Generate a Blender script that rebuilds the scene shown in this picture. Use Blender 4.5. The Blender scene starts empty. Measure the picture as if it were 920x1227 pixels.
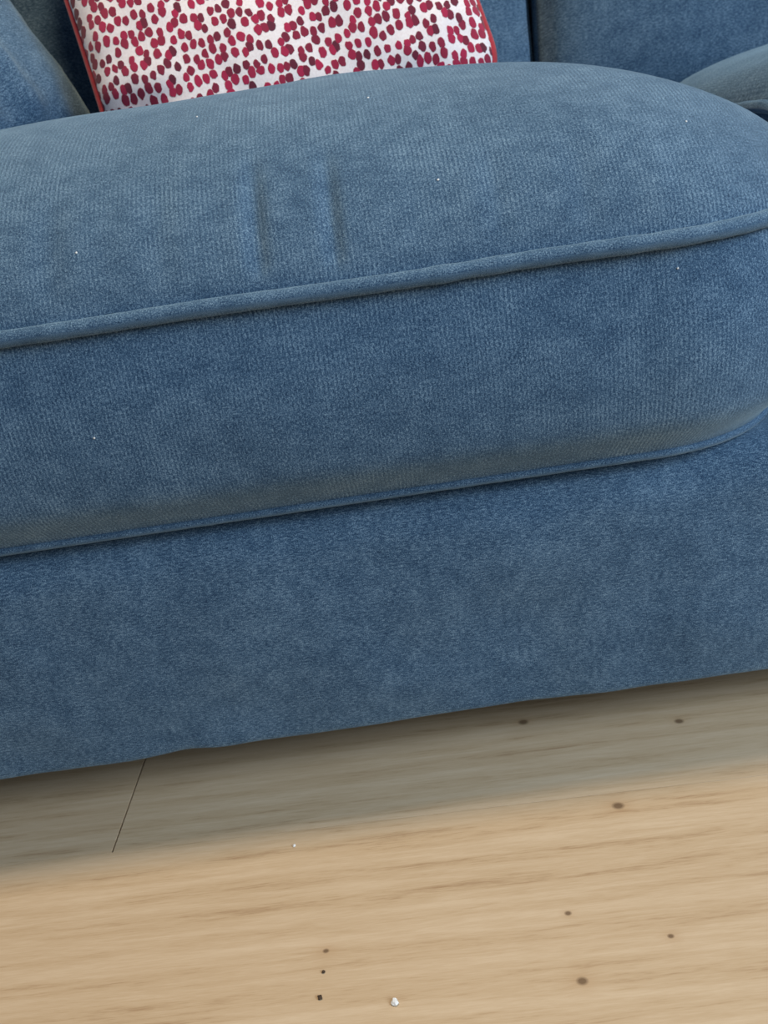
import bpy, bmesh, math, random
from mathutils import Vector, Matrix, noise
from mathutils.bvhtree import BVHTree

scene = bpy.context.scene
COL = scene.collection
PI = math.pi

# ------------------------------------------------------------------ camera
CAM = Vector((0.0, -0.54, 0.513))
YAW, PITCH, ROLL = math.radians(-0.5), math.radians(25.0), math.radians(8.7)
fwd0 = Vector((math.sin(YAW), math.cos(YAW), 0)); right0 = Vector((math.cos(YAW), -math.sin(YAW), 0)); up0 = Vector((0, 0, 1))
fwd = fwd0 * math.cos(PITCH) - up0 * math.sin(PITCH)
up1 = fwd0 * math.sin(PITCH) + up0 * math.cos(PITCH)
rgt = right0 * math.cos(ROLL) - up1 * math.sin(ROLL)
upv = right0 * math.sin(ROLL) + up1 * math.cos(ROLL)
cd = bpy.data.cameras.new('camera'); cam = bpy.data.objects.new('camera', cd); COL.objects.link(cam)
M = Matrix((rgt, upv, -fwd)).transposed().to_4x4(); M.translation = CAM
cam.matrix_world = M
cd.sensor_fit = 'VERTICAL'; cd.sensor_height = 36.0; cd.sensor_width = 27.0
cd.lens = 950.0 / 1227.0 * 36.0
cd.clip_start = 0.02
cd.dof.use_dof = True; cd.dof.focus_distance = 0.58; cd.dof.aperture_fstop = 9.0
scene.camera = cam

# ------------------------------------------------------------------ light
w = bpy.data.worlds.new('room_light'); scene.world = w; w.use_nodes = True
bg = w.node_tree.nodes['Background']
bg.inputs[0].default_value = (0.80, 0.90, 1.0, 1); bg.inputs[1].default_value = 0.20

def area(name, loc, target, sx, sy, power, col, shape='RECTANGLE'):
    l = bpy.data.lights.new(name, 'AREA'); l.shape = shape; l.size = sx
    if shape in ('RECTANGLE', 'ELLIPSE'): l.size_y = sy
    l.energy = power; l.color = col
    o = bpy.data.objects.new(name, l); COL.objects.link(o)
    o.location = loc
    o.rotation_euler = (Vector(target) - Vector(loc)).to_track_quat('-Z', 'Y').to_euler()
    return o
# daylight from a tall window on the right-hand side of the room, and the warm lamp on the ceiling
area('window_right_offscreen', (1.9, -1.35, 1.65), (0.1, 0.0, 0.35), 1.3, 1.5, 64, (0.72, 0.87, 1.0))
area('ceiling_lamp_offscreen', (-0.15, 0.06, 2.35), (-0.15, 0.06, 0.0), 0.20, 0.20, 28, (1.0, 0.79, 0.52), 'DISK')

vs = scene.view_settings
vs.view_transform = 'Standard'; vs.look = 'None'; vs.exposure = 0.0; vs.gamma = 1.0; vs.use_curve_mapping = False

# ------------------------------------------------------------------ helpers
def tag(o, label=None, cat=None, group=None, kind=None):
    if label: o['label'] = label
    if cat: o['category'] = cat
    if group: o['group'] = group
    if kind: o['kind'] = kind
    return o

def empty(name, loc=(0, 0, 0)):
    o = bpy.data.objects.new(name, None); COL.objects.link(o); o.location = loc
    o.empty_display_size = 0.05
    return o

def mesh_obj(name, verts, faces, mat, parent=None, uvs=None, smooth=True):
    me = bpy.data.meshes.new(name)
    me.from_pydata([tuple(v) for v in verts], [], faces)
    if uvs:
        lay = me.uv_layers.new(name='UVMap')
        for l in me.loops: lay.data[l.index].uv = uvs[l.vertex_index]
    me.update()
    if smooth:
        for p in me.polygons: p.use_smooth = True
    me.materials.append(mat)
    o = bpy.data.objects.new(name, me); COL.objects.link(o)
    if parent:
        o.parent = parent; o.matrix_parent_inverse = Matrix.Translation(-parent.location)
    return o

def nz(x, y=0.0, z=0.0): return noise.noise(Vector((x, y, z)))

def smooth01(a, b, x):
    t = max(0.0, min(1.0, (x - a) / (b - a))); return t * t * (3 - 2 * t)

# ------------------------------------------------------------------ materials
class NT:
    def __init__(s, name):
        s.m = bpy.data.materials.new(name); s.m.use_nodes = True
        s.t = s.m.node_tree; s.b = s.t.nodes['Principled BSDF']
    def n(s, typ, **kw):
        nd = s.t.nodes.new(typ)
        for k, v in kw.items(): setattr(nd, k, v)
        return nd
    def l(s, a, b): s.t.links.new(a, b)
    def coord(s, out='UV', scale=(1, 1, 1), rot=(0, 0, 0)):
        tc = s.n('ShaderNodeTexCoord'); mp = s.n('ShaderNodeMapping')
        mp.inputs['Scale'].default_value = scale; mp.inputs['Rotation'].default_value = rot
        s.l(tc.outputs[out], mp.inputs['Vector']); return mp.outputs[0]
    def noise(s, vec, scale, detail=2.0, rough=0.5, dist=0.0):
        nd = s.n('ShaderNodeTexNoise'); nd.inputs['Scale'].default_value = scale
        nd.inputs['Detail'].default_value = detail; nd.inputs['Roughness'].default_value = rough
        nd.inputs['Distortion'].default_value = dist
        s.l(vec, nd.inputs['Vector']); return nd.outputs['Fac']
    def ramp(s, fac, stops):
        r = s.n('ShaderNodeValToRGB'); e = r.color_ramp.elements
        while len(e) < len(stops): e.new(0.5)
        for el, (p, c) in zip(e, stops):
            el.position = p; el.color = (c[0], c[1], c[2], 1)
        s.l(fac, r.inputs[0]); return r.outputs[0]
    def math(s, op, a, b=None, clamp=False):
        nd = s.n('ShaderNodeMath', operation=op); nd.use_clamp = clamp
        for i, v in enumerate((a, b)):
            if v is None: continue
            if isinstance(v, (int, float)): nd.inputs[i].default_value = v
            else: s.l(v, nd.inputs[i])
        return nd.outputs[0]
    def mix(s, fac, a, b, mode='MIX'):
        nd = s.n('ShaderNodeMix', data_type='RGBA', blend_type=mode)
        for i, v in ((0, fac), (6, a), (7, b)):
            if isinstance(v, (int, float)): nd.inputs[i].default_value = v
            elif isinstance(v, tuple): nd.inputs[i].default_value = (*v, 1)
            else: s.l(v, nd.inputs[i])
        return nd.outputs[2]
    def bump(s, h, strength, dist):
        b = s.n('ShaderNodeBump'); b.inputs['Strength'].default_value = strength; b.inputs['Distance'].default_value = dist
        s.l(h, b.inputs['Height']); s.l(b.outputs[0], s.b.inputs['Normal'])

def fabric(name, ribs, streak, dark=(0.017, 0.042, 0.090), mid=(0.058, 0.117, 0.202), light=(0.215, 0.325, 0.440), sheen=0.35):
    """heathered blue upholstery; ribs = strength of the fine knit ribs along v, streak = (u,v) scale of the yarn flecks"""
    N = NT(name)
    v1 = N.coord('UV', (streak[0], streak[1], 1))
    v2 = N.coord('UV', (1, 1, 1))
    yarn = N.noise(v1, 1.0, 2.0, 0.7)
    fleck = N.noise(v2, 1150.0, 1.0, 0.8)
    mott = N.noise(v2, 11.0, 4.0, 0.65)
    patch = N.noise(v2, 60.0, 2.0, 0.6)
    f = N.math('ADD', N.math('MULTIPLY', yarn, 0.45), N.math('MULTIPLY', fleck, 0.55))
    if ribs:
        sx = N.n('ShaderNodeSeparateXYZ'); N.l(v2, sx.inputs[0])
        rb = N.math('SINE', N.math('MULTIPLY', sx.outputs[0], 2 * PI / 0.0031))
        rb = N.math('MULTIPLY', rb, N.math('MULTIPLY', N.math('SUBTRACT', mott, 0.30, True), ribs))
        f = N.math('ADD', f, rb)
    g = N.math('ADD', f, N.math('MULTIPLY', N.math('SUBTRACT', mott, 0.5), 0.12))
    g = N.math('ADD', g, N.math('MULTIPLY', N.math('SUBTRACT', patch, 0.5), 0.14))
    c = N.ramp(g, [(0.37, dark), (0.50, mid), (0.66, light)])
    N.l(c, N.b.inputs['Base Color'])
    N.b.inputs['Roughness'].default_value = 0.95
    N.b.inputs['Specular IOR Level'].default_value = 0.10
    N.b.inputs['Sheen Weight'].default_value = sheen
    N.b.inputs['Sheen Roughness'].default_value = 0.45
    N.b.inputs['Sheen Tint'].default_value = (0.62, 0.80, 0.88, 1)
    N.bump(f, 0.40, 0.0004)
    return N.m

FAB_RIB = fabric('blue_ribbed_upholstery', 0.11, (800, 420))
FAB_FLAT = fabric('blue_plain_upholstery', 0, (260, 640))
FAB_PIPE = fabric('blue_piping_fabric', 0, (800, 800))

def plain(name, col, rough=0.6, sheen=0.0):
    N = NT(name)
    v = N.coord('Object'); f = N.noise(v, 300.0, 3.0, 0.6)
    c = N.ramp(f, [(0.3, tuple(x * 0.8 for x in col)), (0.7, tuple(min(1, x * 1.15) for x in col))])
    N.l(c, N.b.inputs['Base Color']); N.b.inputs['Roughness'].default_value = rough
    N.b.inputs['Sheen Weight'].default_value = sheen
    N.bump(f, 0.3, 0.0006)
    return N.m
LINING = plain('dark_dust_cover', (0.03, 0.03, 0.03), 0.95)
LEGWOOD = plain('dark_stained_wood', (0.035, 0.018, 0.010), 0.45)
RED = plain('crimson_velvet', (0.36, 0.012, 0.030), 0.85, 0.3)
WHITE = plain('white_lint', (0.85, 0.86, 0.88), 0.8)
DARK = plain('dark_crumb', (0.06, 0.035, 0.02), 0.8)
WALL = plain('white_wall_paint', (0.78, 0.76, 0.72), 0.8)

def dotted():
    N = NT('white_velvet_with_red_dots')
    v = N.coord('UV', (1, 0.80, 1))
    wob = N.n('ShaderNodeTexNoise'); wob.inputs['Scale'].default_value = 190; wob.inputs['Detail'].default_value = 1
    N.l(v, wob.inputs['Vector'])
    add = N.n('ShaderNodeVectorMath', operation='MULTIPLY_ADD')
    N.l(wob.outputs['Color'], add.inputs[0]); add.inputs[1].default_value = (0.003, 0.003, 0); N.l(v, add.inputs[2])
    vo = N.n('ShaderNodeTexVoronoi', feature='F1', voronoi_dimensions='2D'); vo.inputs['Scale'].default_value = 112.0
    vo.inputs['Randomness'].default_value = 0.62
    N.l(add.outputs[0], vo.inputs['Vector'])
    sep = N.n('ShaderNodeSeparateColor'); N.l(vo.outputs['Color'], sep.inputs[0])
    rad = N.math('ADD', N.math('MULTIPLY', sep.outputs[1], 0.10), 0.385)
    d = N.math('DIVIDE', vo.outputs['Distance'], rad)
    mask = N.ramp(d, [(0.90, (1, 1, 1)), (1.0, (0, 0, 0))])
    dotc = N.ramp(sep.outputs[0], [(0.0, (0.11, 0.008, 0.030)), (0.45, (0.28, 0.009, 0.045)), (1.0, (0.42, 0.010, 0.065))])
    halo = N.ramp(d, [(1.0, (0.90, 0.50, 0.58)), (1.0, (0.90, 0.50, 0.58))])
    g = N.noise(v, 500.0, 2.0)
    ground = N.ramp(g, [(0.3, (0.84, 0.74, 0.76)), (0.7, (0.93, 0.87, 0.89))])
    c = N.mix(mask, ground, dotc)
    N.l(c, N.b.inputs['Base Color'])
    N.b.inputs['Roughness'].default_value = 0.9; N.b.inputs['Sheen Weight'].default_value = 0.15
    N.bump(mask, 0.5, 0.0015)
    return N.m
DOTS = dotted()

SEAM_X, SEAM_Y, PLANK_ROT = -0.277, -0.037, math.radians(-2.0)
def wood(knots):
    N = NT('light_oak_plank')
    geo = N.n('ShaderNodeNewGeometry')
    mp = N.n('ShaderNodeMapping', vector_type='TEXTURE')
    mp.inputs['Location'].default_value = (SEAM_X, SEAM_Y, 0); mp.inputs['Rotation'].default_value = (0, 0, PLANK_ROT)
    N.l(geo.outputs['Position'], mp.inputs['Vector']); P = mp.outputs[0]
    info = N.n('ShaderNodeObjectInfo')
    off = N.n('ShaderNodeCombineXYZ'); N.l(N.math('MULTIPLY', info.outputs['Random'], 37.0), off.inputs[2])
    N.l(N.math('MULTIPLY', info.outputs['Random'], 11.0), off.inputs[0])
    Q = N.n('ShaderNodeVectorMath', operation='ADD'); N.l(P, Q.inputs[0]); N.l(off.outputs[0], Q.inputs[1])
    # knots, fixed in the wood
    km = None; halo = None; bend = None
    sp = N.n('ShaderNodeSeparateXYZ'); N.l(P, sp.inputs[0])
    for kx, ky, r, rh in knots:
        dx = N.math('SUBTRACT', sp.outputs[0], kx); dy = N.math('SUBTRACT', sp.outputs[1], ky)
        d2 = N.math('ADD', N.math('MULTIPLY', N.math('MULTIPLY', dx, dx), 0.55), N.math('MULTIPLY', dy, dy))
        d = N.math('SQRT', d2)
        k = N.math('SUBTRACT', 1.0, N.math('DIVIDE', d, r), True)
        h = N.math('SUBTRACT', 1.0, N.math('DIVIDE', d, rh), True)
        h = N.math('MULTIPLY', h, h)
        b = N.math('MULTIPLY', h, N.math('MULTIPLY', dy, 0.6))
        km = k if km is None else N.math('MAXIMUM', km, k)
        halo = h if halo is None else N.math('MAXIMUM', halo, h)
        bend = b if bend is None else N.math('ADD', bend, b)
    bv = N.n('ShaderNodeCombineXYZ'); N.l(bend, bv.inputs[1])
    Q2 = N.n('ShaderNodeVectorMath', operation='ADD'); N.l(Q.outputs[0], Q2.inputs[0]); N.l(bv.outputs[0], Q2.inputs[1])
    def st(sx, sy):
        m = N.n('ShaderNodeMapping'); m.inputs['Scale'].default_value = (sx, sy, 1); N.l(Q2.outputs[0], m.inputs[0]); return m.outputs[0]
    big = N.noise(st(2.6, 34.0), 1.0, 3.0, 0.55, 0.6)
    fine = N.noise(st(12.0, 210.0), 1.0, 4.0, 0.6, 0.5)
    pore = N.noise(st(55.0, 900.0), 1.0, 2.0, 0.75)
    rings = N.n('ShaderNodeTexWave', bands_direction='Y'); rings.inputs['Scale'].default_value = 1.0
    rings.inputs['Distortion'].default_value = 11.0; rings.inputs['Detail'].default_value = 3.0; rings.inputs['Detail Scale'].default_value = 0.6
    N.l(st(1.4, 13.0), rings.inputs['Vector'])
    f = N.math('ADD', N.math('MULTIPLY', big, 0.26), N.math('MULTIPLY', fine, 0.40))
    f = N.math('ADD', f, N.math('MULTIPLY', pore, 0.26)); f = N.math('ADD', f, N.math('MULTIPLY', rings.outputs['Fac'], 0.08))
    c = N.ramp(f, [(0.33, (0.38, 0.245, 0.140)), (0.44, (0.555, 0.408, 0.258)), (0.60, (0.655, 0.508, 0.350)), (0.75, (0.73, 0.588, 0.43))])
    hue = N.noise(st(1.5, 6.0), 1.0, 1.0)
    c = N.mix(N.math('MULTIPLY', hue, 0.30), c, (0.57, 0.39, 0.245))
    c = N.mix(N.math('MULTIPLY', halo, 0.35), c, (0.40, 0.22, 0.10))
    kk = N.ramp(km, [(0.05, (0, 0, 0)), (0.55, (1, 1, 1))])
    c = N.mix(N.math('MULTIPLY', kk, 0.75), c, (0.10, 0.055, 0.028))
    tone = N.math('ADD', N.math('MULTIPLY', info.outputs['Random'], 0.12), 0.94)
    hs = N.n('ShaderNodeHueSaturation'); N.l(tone, hs.inputs['Value']); N.l(c, hs.inputs['Color'])
    N.l(hs.outputs[0], N.b.inputs['Base Color'])
    N.b.inputs['Roughness'].default_value = 0.42
    N.b.inputs['Specular IOR Level'].default_value = 0.4
    N.bump(f, 0.10, 0.0008)
    return N.m

def to_plank(x, y):
    dx, dy = x - SEAM_X, y - SEAM_Y
    c, s = math.cos(-PLANK_ROT), math.sin(-PLANK_ROT)
    return dx * c - dy * s, dx * s + dy * c
KN = [(0.148, -0.066, 0.0046, 0.018), (0.079, -0.205, 0.0036, 0.016), (-0.0915, -0.157, 0.0022, 0.014),
      (0.146, -0.183, 0.0022, 0.010), (0.083, -0.155, 0.0024, 0.007), (0.095, 0.049, 0.0045, 0.014), (0.232, 0.02, 0.004, 0.012)]
WOOD = wood([(*to_plank(x, y), r, rh) for x, y, r, rh in KN])

# ------------------------------------------------------------------ floor and wall
def box_mesh(name, sx, sy, sz, bev, mat):
    bm = bmesh.new(); bmesh.ops.create_cube(bm, size=1.0)
    bmesh.ops.scale(bm, vec=(sx, sy, sz), verts=bm.verts)
    if bev: bmesh.ops.bevel(bm, geom=bm.edges[:], offset=bev, segments=1, affect='EDGES')
    me = bpy.data.meshes.new(name); bm.to_mesh(me); bm.free(); me.materials.append(mat); return me

floor = bpy.data.objects.new('floor', box_mesh('floor', 4.6, 4.4, 0.02, 0, LEGWOOD)); COL.objects.link(floor)
floor.location = (0.3, -0.95, -0.024)
tag(floor, 'light oak plank floor', kind='structure')
PW, PL, PT = 0.208, 1.285, 0.012
plank_me = box_mesh('plank', PL - 0.0016, PW - 0.0002, PT, 0.00008, WOOD)
random.seed(4)
for k in range(-15, 6):
    sh = {0: 0.0, -1: 0.80}.get(k, random.uniform(0, PL))
    for j in range(-2, 3):
        lx = sh + (j + 0.5) * PL - PL * 0; ly = (k + 0.5) * PW
        c, s = math.cos(PLANK_ROT), math.sin(PLANK_ROT)
        x, y = SEAM_X + lx * c - ly * s, SEAM_Y + lx * s + ly * c
        if not (-1.4 < x < 2.0 and -2.7 < y < 1.02): continue
        p = bpy.data.objects.new('plank', plank_me); COL.objects.link(p)
        p.parent = floor
        p.location = Vector((x, y, -PT / 2)) - floor.location; p.rotation_euler = (0, 0, PLANK_ROT)

wall = bpy.data.objects.new('wall_back', box_mesh('wall_back', 4.6, 0.10, 2.6, 0, WALL)); COL.objects.link(wall)
wall.location = (0.3, 1.30, 1.3); tag(wall, 'plain painted wall behind the sofa', kind='structure')

# ------------------------------------------------------------------ cushions
def rounded_outline(x0, x1, y0, y1, rads, step):
    """closed plan outline, counter-clockwise from the front-left; rads = fl, fr, br, bl"""
    pts = []
    fl, fr, br, bl = rads
    def line(a, b):
        n = max(1, int((Vector(b) - Vector(a)).length / step))
        for i in range(n): pts.append(Vector(a).lerp(Vector(b), i / n))
    def arc(cx, cy, r, a0):
        n = max(2, int(r * PI / 2 / step))
        for i in range(n):
            a = a0 + PI / 2 * i / n; pts.append(Vector((cx + r * math.cos(a), cy + r * math.sin(a))))
    line((x0 + fl, y0), (x1 - fr, y0)); arc(x1 - fr, y0 + fr, fr, -PI / 2)
    line((x1, y0 + fr), (x1, y1 - br)); arc(x1 - br, y1 - br, br, 0)
    line((x1 - br, y1), (x0 + bl, y1)); arc(x0 + bl, y1 - bl, bl, PI / 2)
    line((x0, y1 - bl), (x0, y0 + fl)); arc(x0 + fl, y0 + fl, fl, PI)
    return pts

def outline_normals(pts):
    n = len(pts); out = []
    for i in range(n):
        t = pts[(i + 1) % n] - pts[i - 1]; t.normalize(); out.append(Vector((t.y, -t.x)))
    return out

def tube(path, r, name, mat, parent, segs=10, wob=0.0):
    """closed piping cord swept along a list of 3-D points"""
    verts, faces, uvs = [], [], []; n = len(path); s = 0.0
    for i, p in enumerate(path):
        t = (path[(i + 1) % n] - path[i - 1]).normalized()
        side = t.cross(Vector((0, 0, 1))).normalized(); upn = side.cross(t)
        rr = r * (1 + wob * nz(s * 60, 3.1))
        for k in range(segs):
            a = 2 * PI * k / segs
            verts.append(p + side * math.cos(a) * rr + upn * math.sin(a) * rr); uvs.append((s, rr * a))
        s += (path[(i + 1) % n] - p).length
    for i in range(n):
        j = (i + 1) % n
        for k in range(segs):
            m = (k + 1) % segs
            faces.append((i * segs + k, i * segs + m, j * segs + m, j * segs + k))
    return mesh_obj(name, verts, faces, mat, parent, uvs)

def box_cushion(name, x0, x1, y0, y1, rads, zb, zt, dome, cx, cy, step, rings, gathers, lift, bulge=0.012, tuck=0.023, sag=0.62):
    root = empty(name, ((x0 + x1) / 2, (y0 + y1) / 2, zb - 0.004))
    pts = rounded_outline(x0, x1, y0, y1, rads, step); nor = outline_normals(pts); n = len(pts)
    arc = [0.0]
    for i in range(1, n): arc.append(arc[-1] + (pts[i] - pts[i - 1]).length)
    C = Vector((cx, cy))
    def wz(i):  # height of the upper seam along the outline
        return zt + lift(pts[i]) + 0.0016 * nz(arc[i] * 9, 1.7)
    # boxing band
    V, F, U = [], [], []; rows = 26
    for j in range(rows + 1):
        v = j / rows
        off = bulge * math.sin(PI * min(1, v * 1.05)) - tuck * (1 - smooth01(0.0, 0.27, v)) ** 1.3
        for i in range(n):
            z = zb + (wz(i) - zb) * v
            o = off + 0.0022 * nz(arc[i] * 11, v * 2.2, 5.0) * math.sin(PI * v)
            if j == rows: o -= 0.003
            p = pts[i] + nor[i] * o
            V.append((p.x, p.y, z)); U.append((arc[i], z))
    for j in range(rows):
        for i in range(n):
            k = (i + 1) % n; F.append((j * n + i, j * n + k, (j + 1) * n + k, (j + 1) * n + i))
    mesh_obj('boxing_band', V, F, FAB_RIB, root, U)
    # top panel
    V, F, U = [], [], []
    for j in range(rings + 1):
        t = 1 - (j / rings) ** 1.5 * 0.985
        prof = (max(0.0, 1 - t ** 2.6)) ** 0.64
        for i in range(n):
            p = C + (pts[i] - C) * t
            zz = wz(i) * t + (zt + lift(C)) * (1 - t)
            z = zz + dome * prof * (1 - sag * smooth01(0.24, 0.40, p.y))
            d = (pts[i] - p).length
            env = smooth01(0.0, 0.010, d) * (1 - smooth01(0.022, 0.075, d))
            for gx, wd, amp in gathers:
                if pts[i].y < (y0 + y1) / 2:
                    z -= amp * env * math.exp(-((p.x - gx - 0.25 * (p.y - y0) * 0.2) / wd) ** 2)
            z += 0.0016 * env * nz(p.x * 42, p.y * 6, 2.0) + 0.003 * nz(p.x * 7, p.y * 7, 9.0) * smooth01(0, 0.1, d)
            V.append((p.x, p.y, z)); U.append((p.x, p.y * 0.8 + z))
    for j in range(rings):
        for i in range(n):
            k = (i + 1) % n; F.append((j * n + i, j * n + k, (j + 1) * n + k, (j + 1) * n + i))
    F.append([rings * n + i for i in range(n)])
    top = mesh_obj('top_panel', V, F, FAB_RIB, root, U)
    # bottom panel
    V = []; F = []; U = []
    for t, z in ((1.0, zb), (0.94, zb - 0.003), (0.0, zb - 0.004)):
        for i in range(n):
            q = pts[i] - nor[i] * tuck; p = C + (q - C) * max(t, 0.02); V.append((p.x, p.y, z)); U.append((p.x, p.y))
    for j in range(2):
        for i in range(n):
            k = (i + 1) % n; F.append((j * n + k, j * n + i, (j + 1) * n + i, (j + 1) * n + k))
    F.append([2 * n + i for i in range(n - 1, -1, -1)])
    mesh_obj('bottom_panel', V, F, FAB_FLAT, root, U)
    up = [Vector((*(pts[i] + nor[i] * (0.0035 + 0.0012 * nz(arc[i] * 14, 8.8))), wz(i) + 0.0005)) for i in range(n)]
    tube(up, 0.0056, 'top_piping', FAB_PIPE, root, 10, 0.10)
    lo = [Vector((*(pts[i] + nor[i] * (-tuck + 0.001)), zb + 0.0012)) for i in range(n)]
    tube(lo, 0.0036, 'bottom_piping', FAB_PIPE, root, 8, 0.08)
    return root, top

GATH = [(-0.060, 0.0056, 0.0092), (-0.011, 0.0052, 0.0100), (0.095, 0.007, 0.0022), (0.150, 0.008, 0.0018), (-0.195, 0.010, 0.0030), (0.045, 0.008, 0.0012), (-0.120, 0.010, 0.0016), (0.212, 0.008, 0.0015)]
seat, seat_top = box_cushion('seat_cushion', -0.67, 0.36, -0.02, 0.60, (0.10, 0.16, 0.08, 0.08), 0.273, 0.431, 0.134, -0.10, 0.27,
                             0.0042, 70, GATH, lambda p: 0.012 * smooth01(0.20, 0.36, p.x) * smooth01(-0.02, 0.06, p.y))
tag(seat, 'blue piped seat cushion with two short creases above the front piping', 'cushion', 'seat cushions of the blue sofa')
seat2, _ = box_cushion('seat_cushion', 0.385, 1.20, -0.02, 0.60, (0.17, 0.10, 0.08, 0.08), 0.273, 0.440, 0.115, 0.80, 0.27,
                       0.010, 34, [(0.6, 0.01, 0.003)], lambda p: 0.052 * smooth01(0.75, 0.385, p.x) * smooth01(0.0, 0.25, p.y), sag=0.1)
tag(seat2, 'blue seat cushion partly hidden beyond the dark gap, raised at its side seam', 'cushion', 'seat cushions of the blue sofa')

# ------------------------------------------------------------------ sofa
sofa = empty('sofa', (0.365, 0.45, 0.0))
tag(sofa, 'dark blue upholstered sofa with a plain fabric base above the oak floor', 'sofa')
# front rail cover: a soft sheet wrapped over the rail and hemmed below
X0, X1 = -0.84, 1.37
prof = [(0.16, 0.270), (0.05, 0.2705), (0.026, 0.270), (0.014, 0.266), (0.006, 0.258), (0.002, 0.246)]
for i in range(1, 22): prof.append((0.0, 0.246 + (0.064 - 0.246) * i / 21))
prof += [(0.0006, 0.0595), (0.003, 0.0575), (0.007, 0.0575), (0.009, 0.060), (0.010, 0.075), (0.010, 0.12)]
V, F, U = [], [], []; nx = 370; sacc = 0
arcp = [0.0]
for a, b in zip(prof, prof[1:]): arcp.append(arcp[-1] + math.hypot(a[0] - b[0], a[1] - b[1]))
for j, (py, pz) in enumerate(prof):
    for i in range(nx + 1):
        x = X0 + (X1 - X0) * i / nx
        k = smooth01(0.26, 0.20, pz) if pz < 0.26 else 0
        soft = 0.0045 * nz(x * 5.5, pz * 9, 4.0) + 0.0025 * nz(x * 14, pz * 16, 7.0)
        low = 1 - smooth01(0.06, 0.13, pz)
        hem = low * (0.0022 * nz(x * 9, 0.4) + 0.0012 * nz(x * 24, 3.0) + 0.0035 * math.exp(-((x + 0.20) / 0.022) ** 2) - 0.0030 * smooth01(0.12, 0.32, x))
        V.append((x, py - 0.006 * math.sin(PI * min(1, max(0, (0.27 - pz) / 0.21))) * (j < 27) + soft * (1 if 3 < j else 0) + 0.0045, pz + hem))
        U.append((x, arcp[j]))
for j in range(len(prof) - 1):
    for i in range(nx):
        a = j * (nx + 1) + i; F.append((a, a + nx + 1, a + nx + 2, a + 1))
mesh_obj('front_rail_cover', V, F, FAB_FLAT, sofa, U)

def part_box(name, x0, x1, y0, y1, z0, z1, bev, mat, parent=sofa, segs=5, lean=0.0):
    bm = bmesh.new(); bmesh.ops.create_cube(bm, size=1.0)
    bmesh.ops.scale(bm, vec=(x1 - x0, y1 - y0, z1 - z0), verts=bm.verts)
    if bev: bmesh.ops.bevel(bm, geom=bm.edges[:], offset=bev, segments=segs, profile=0.5, affect='EDGES')
    bmesh.ops.translate(bm, vec=((x0 + x1) / 2, (y0 + y1) / 2, (z0 + z1) / 2), verts=bm.verts)
    for v in bm.verts: v.co.y += lean * (v.co.z - z0)
    uv = bm.loops.layers.uv.new('UVMap')
    for f in bm.faces:
        nn = f.normal
        for l in f.loops:
            c = l.vert.co
            l[uv].uv = (c.x, c.z) if abs(nn.y) >= max(abs(nn.x), abs(nn.z)) else ((c.y, c.z) if abs(nn.x) > abs(nn.z) else (c.x, c.y))
        f.smooth = True
    me = bpy.data.meshes.new(name); bm.to_mesh(me); bm.free(); me.materials.append(mat)
    o = bpy.data.objects.new(name, me); COL.objects.link(o)
    if parent: o.parent = parent; o.matrix_parent_inverse = Matrix.Translation(-parent.location)
    return o
part_box('seat_base', X0 + 0.004, X1 - 0.004, 0.022, 0.97, 0.075, 0.2672, 0.008, FAB_FLAT, segs=2)
part_box('dust_cover', X0 + 0.01, X1 - 0.01, 0.024, 0.96, 0.070, 0.0752, 0, LINING)
part_box('back_frame', X0 + 0.004, X1 - 0.004, 0.79, 0.98, 0.262, 0.90, 0.05, FAB_FLAT, lean=0.08)
part_box('arm', X0, -0.680, 0.02, 0.93, 0.262, 0.66, 0.05, FAB_FLAT)
part_box('arm', 1.205, X1, 0.02, 0.93, 0.262, 0.66, 0.05, FAB_FLAT)
for lx in (-0.72, 0.265, 1.25):
    for ly in (0.10, 0.86):
        bm = bmesh.new()
        bmesh.ops.create_cone(bm, cap_ends=True, segments=20, radius1=0.020, radius2=0.028, depth=0.072)
        bmesh.ops.bevel(bm, geom=[e for e in bm.edges if abs(e.verts[0].co.z - e.verts[1].co.z) < 1e-5], offset=0.003, segments=2, affect='EDGES')
        bmesh.ops.translate(bm, vec=(lx, ly, 0.036), verts=bm.verts)
        me = bpy.data.meshes.new('leg'); bm.to_mesh(me); bm.free(); me.materials.append(LEGWOOD)
        o = bpy.data.objects.new('leg', me); COL.objects.link(o); o.parent = sofa; o.matrix_parent_inverse = Matrix.Translation(-sofa.location)

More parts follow.
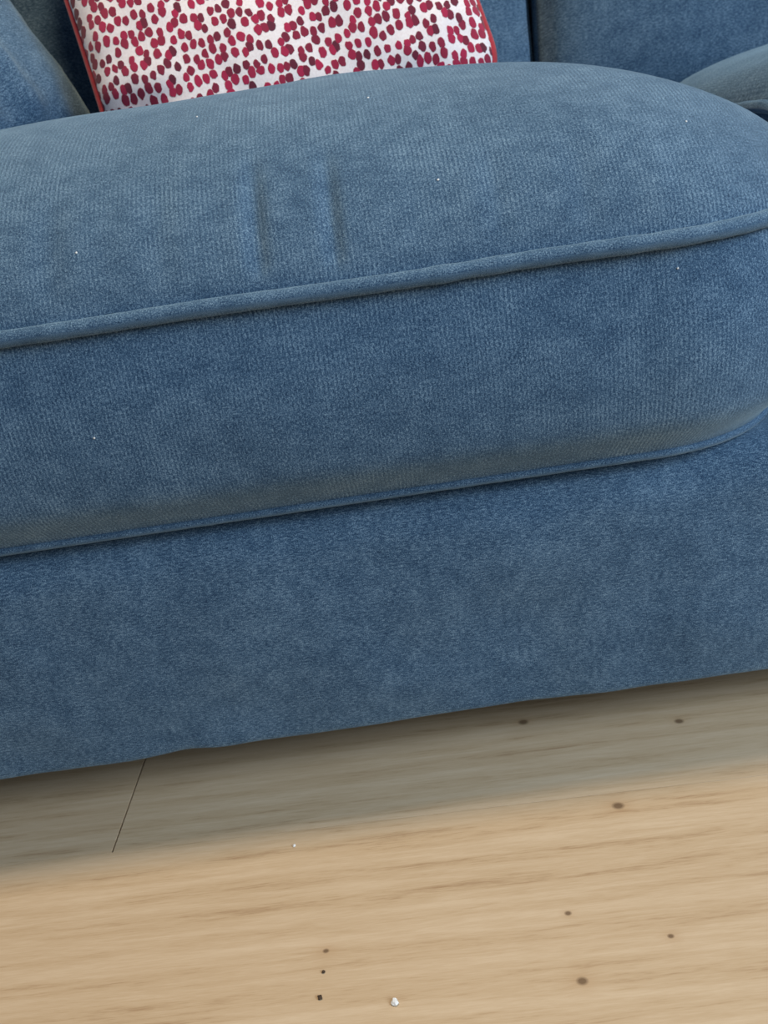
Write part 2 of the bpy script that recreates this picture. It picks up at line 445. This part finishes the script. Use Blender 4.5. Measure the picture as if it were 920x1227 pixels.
# ------------------------------------------------------------------ soft pillows
def pillow(name, wdt, hgt, thick, mats, loc, rot, pinch=0.05, n=60, crease=None, exp=0.42, piping=0.006, seed=0.0, parts=('front_cover', 'back_cover', 'piping')):
    """knife-edge pillow in its own xz plane (front = -y), pushed about its own centre"""
    root = empty(name, loc)
    Rm = Matrix.Rotation(rot[2], 3, 'Z') @ Matrix.Rotation(rot[0], 3, 'X') @ Matrix.Rotation(rot[1], 3, 'Y')
    def edge(u, v):
        x = u * wdt / 2 * (1 - pinch * (1 - v * v) * abs(u) ** 3)
        z = v * hgt / 2 * (1 - pinch * (1 - u * u) * abs(v) ** 3)
        # soft corners
        r = max(0.0, abs(u) - 0.80) / 0.20; q = max(0.0, abs(v) - 0.80) / 0.20
        x -= math.copysign(0.014 * (r * q) ** 2, u); z -= math.copysign(0.014 * (r * q) ** 2, v)
        return x, z
    def surf(u, v, s):
        x, z = edge(u, v)
        b = max(0.0, (1 - u ** 4) * (1 - v ** 4)) ** exp * thick / 2 * (0.86 + 0.14 * (1 - u * u) * (1 - v * v))
        rim = max(0.0, (1 - u * u) * (1 - v * v)) ** 0.5
        b += 0.006 * rim * nz(u * 3 + seed, v * 3, 1.0 + s) + 0.004 * (1 - rim) * min(1, rim * 4) * nz(u * 9 + seed, v * 9, 4.0)
        if crease: b += crease(u, v) * min(1, rim * 5)
        return Rm @ Vector((x, s * max(b, 0.0005), z)) + Vector(loc)
    par = [math.sin((i / n * 2 - 1) * PI / 2) * 0.55 + (i / n * 2 - 1) * 0.45 for i in range(n + 1)]
    for s, nm, mt in ((-1, parts[0], mats[0]), (1, parts[1], mats[1])):
        V, U, F = [], [], []
        for j in range(n + 1):
            for i in range(n + 1):
                V.append(surf(par[i], par[j], s)); x, z = edge(par[i], par[j]); U.append((x + 1.0 + seed, z + 1.0))
        for j in range(n):
            for i in range(n):
                a = j * (n + 1) + i; q = (a, a + 1, a + n + 2, a + n + 1)
                F.append(q if s < 0 else q[::-1])
        mesh_obj(nm, V, F, mt, root, U)
    if piping:
        loop = [(par[i], -1) for i in range(n)] + [(1, par[i]) for i in range(n)] + [(par[n - i], 1) for i in range(n)] + [(-1, par[n - i]) for i in range(n)]
        path = [Rm @ Vector((edge(u, v)[0], 0, edge(u, v)[1])) + Vector(loc) for u, v in loop]
        cleaned = [path[0]]
        for p in path[1:]:
            if (p - cleaned[-1]).length > 0.002: cleaned.append(p)
        # generic closed tube, frame from the pillow plane normal
        nrm = Rm @ Vector((0, 1, 0)); V, F, U = [], [], []; m = len(cleaned); sg = 8
        for i, p in enumerate(cleaned):
            t = (cleaned[(i + 1) % m] - cleaned[i - 1]).normalized(); sd = t.cross(nrm).normalized()
            for k in range(sg):
                a = 2 * PI * k / sg; V.append(p + sd * math.cos(a) * piping + nrm * math.sin(a) * piping); U.append((i * 0.01, k * 0.004))
        for i in range(m):
            j = (i + 1) % m
            for k in range(sg):
                F.append((i * sg + k, j * sg + k, j * sg + (k + 1) % sg, i * sg + (k + 1) % sg))
        mesh_obj(parts[2], V, F, mats[2], root, U)
    return root

def corner_fold(u, v):
    return -0.020 * math.exp(-((v + 0.70 + 0.10 * (u + 1)) / 0.07) ** 2) * smooth01(-0.45, -0.85, u) + 0.012 * math.exp(-((v + 0.84) / 0.09) ** 2) * smooth01(-0.45, -0.85, u)
rp = pillow('throw_pillow', 0.404, 0.500, 0.11, (DOTS, RED, RED), (-0.060, 0.452, 0.742), (math.radians(-22), math.radians(-9.6), math.radians(1)),
            0.037, 64, corner_fold, 0.40, 0.005)
tag(rp, 'white throw pillow covered in small crimson and maroon dots, edged in red', 'pillow')

def slump(u, v):
    return 0.008 * math.exp(-((u + 0.25 * v - 0.25) / 0.05) ** 2) - 0.006 * math.exp(-((u + 0.25 * v - 0.12) / 0.06) ** 2)
bp = pillow('throw_pillow', 0.40, 0.40, 0.14, (FAB_FLAT, FAB_FLAT, FAB_PIPE), (-0.4546, 0.343, 0.704), (math.radians(-32.7), math.radians(-4), math.radians(59.2)),
            0.04, 48, slump, 0.42, 0.0, 0.3)
tag(bp, 'plain blue cushion with soft creases slumped beside the red dotted pillow', 'pillow')

for (bx, bw, lab) in ((-0.191, 0.945, 'blue back cushion of the sofa standing behind the red dotted pillow'),
                      (0.655, 0.735, 'blue back cushion of the sofa clear of pillows, beyond the dark upright gap')):
    b = pillow('back_cushion', bw, 0.50, 0.21, (FAB_FLAT, FAB_FLAT, FAB_PIPE), (bx, 0.700, 0.745), (math.radians(-4), 0, 0),
               0.012, 44, None, 0.22, 0.005, 0.6 + bx)
    tag(b, lab, 'cushion', 'back cushions of the blue sofa')

# ------------------------------------------------------------------ crumbs and lint
def crumb_mesh(name, r, mat, seed):
    bm = bmesh.new(); bmesh.ops.create_icosphere(bm, subdivisions=2, radius=r)
    for v in bm.verts:
        v.co *= 1 + 0.45 * nz(v.co.x / r * 1.3 + seed, v.co.y / r * 1.3, v.co.z / r * 1.3)
        v.co.z *= 0.6
    zmin = min(v.co.z for v in bm.verts)
    for v in bm.verts: v.co.z -= zmin
    me = bpy.data.meshes.new(name); bm.to_mesh(me); bm.free(); me.materials.append(mat); return me

def floor_crumb(x, y, r, mat, seed, label, group=None):
    o = bpy.data.objects.new('crumb', crumb_mesh('crumb', r, mat, seed)); COL.objects.link(o); o.location = (x, y, 0.0)
    tag(o, label, 'crumb', group)
floor_crumb(-0.119, -0.059, 0.0013, WHITE, 1.0, 'tiny white crumb on the oak floor near the edge of the sofa shadow')
floor_crumb(-0.045, -0.202, 0.0024, WHITE, 2.0, 'larger white crumb on the oak floor, out in the light')
floor_crumb(-0.095, -0.191, 0.0017, DARK, 3.0, 'dark crumb on the oak floor, larger of the two dark ones', 'dark crumbs on the floor')
floor_crumb(-0.093, -0.173, 0.0012, DARK, 4.0, 'tiny dark crumb on the oak floor, smaller of the two dark ones', 'dark crumbs on the floor')

def bvh(o):
    me = o.data; return BVHTree.FromPolygons([v.co for v in me.vertices], [list(p.vertices) for p in me.polygons])
tt = bvh(seat_top); bb = bvh([c for c in seat.children if c.name.startswith('boxing_band')][0]); 
k = 0
for tree, x, z in ((tt, 0.062, 0.484), (tt, 0.028, 0.54), (tt, -0.174, 0.474), (tt, 0.233, 0.495), (tt, -0.096, 0.545), (bb, -0.187, 0.361), (bb, 0.206, 0.412)):
    h = tree.ray_cast(Vector((x, -1, z)), Vector((0, 1, 0)))
    if h[0] is None: continue
    o = bpy.data.objects.new('lint_fleck', crumb_mesh('lint_fleck', 0.0007, WHITE, 10.0 + k)); COL.objects.link(o); k += 1
    nn = h[1] if h[1].y < 0 else -h[1]
    o.location = h[0]; o.rotation_euler = nn.to_track_quat('Z', 'Y').to_euler()
    tag(o, 'tiny white fleck of lint on top of the blue seat cushion' if tree is tt else 'tiny white fleck of lint on the cushion front, below the piping', 'lint', 'lint flecks on the seat cushion')
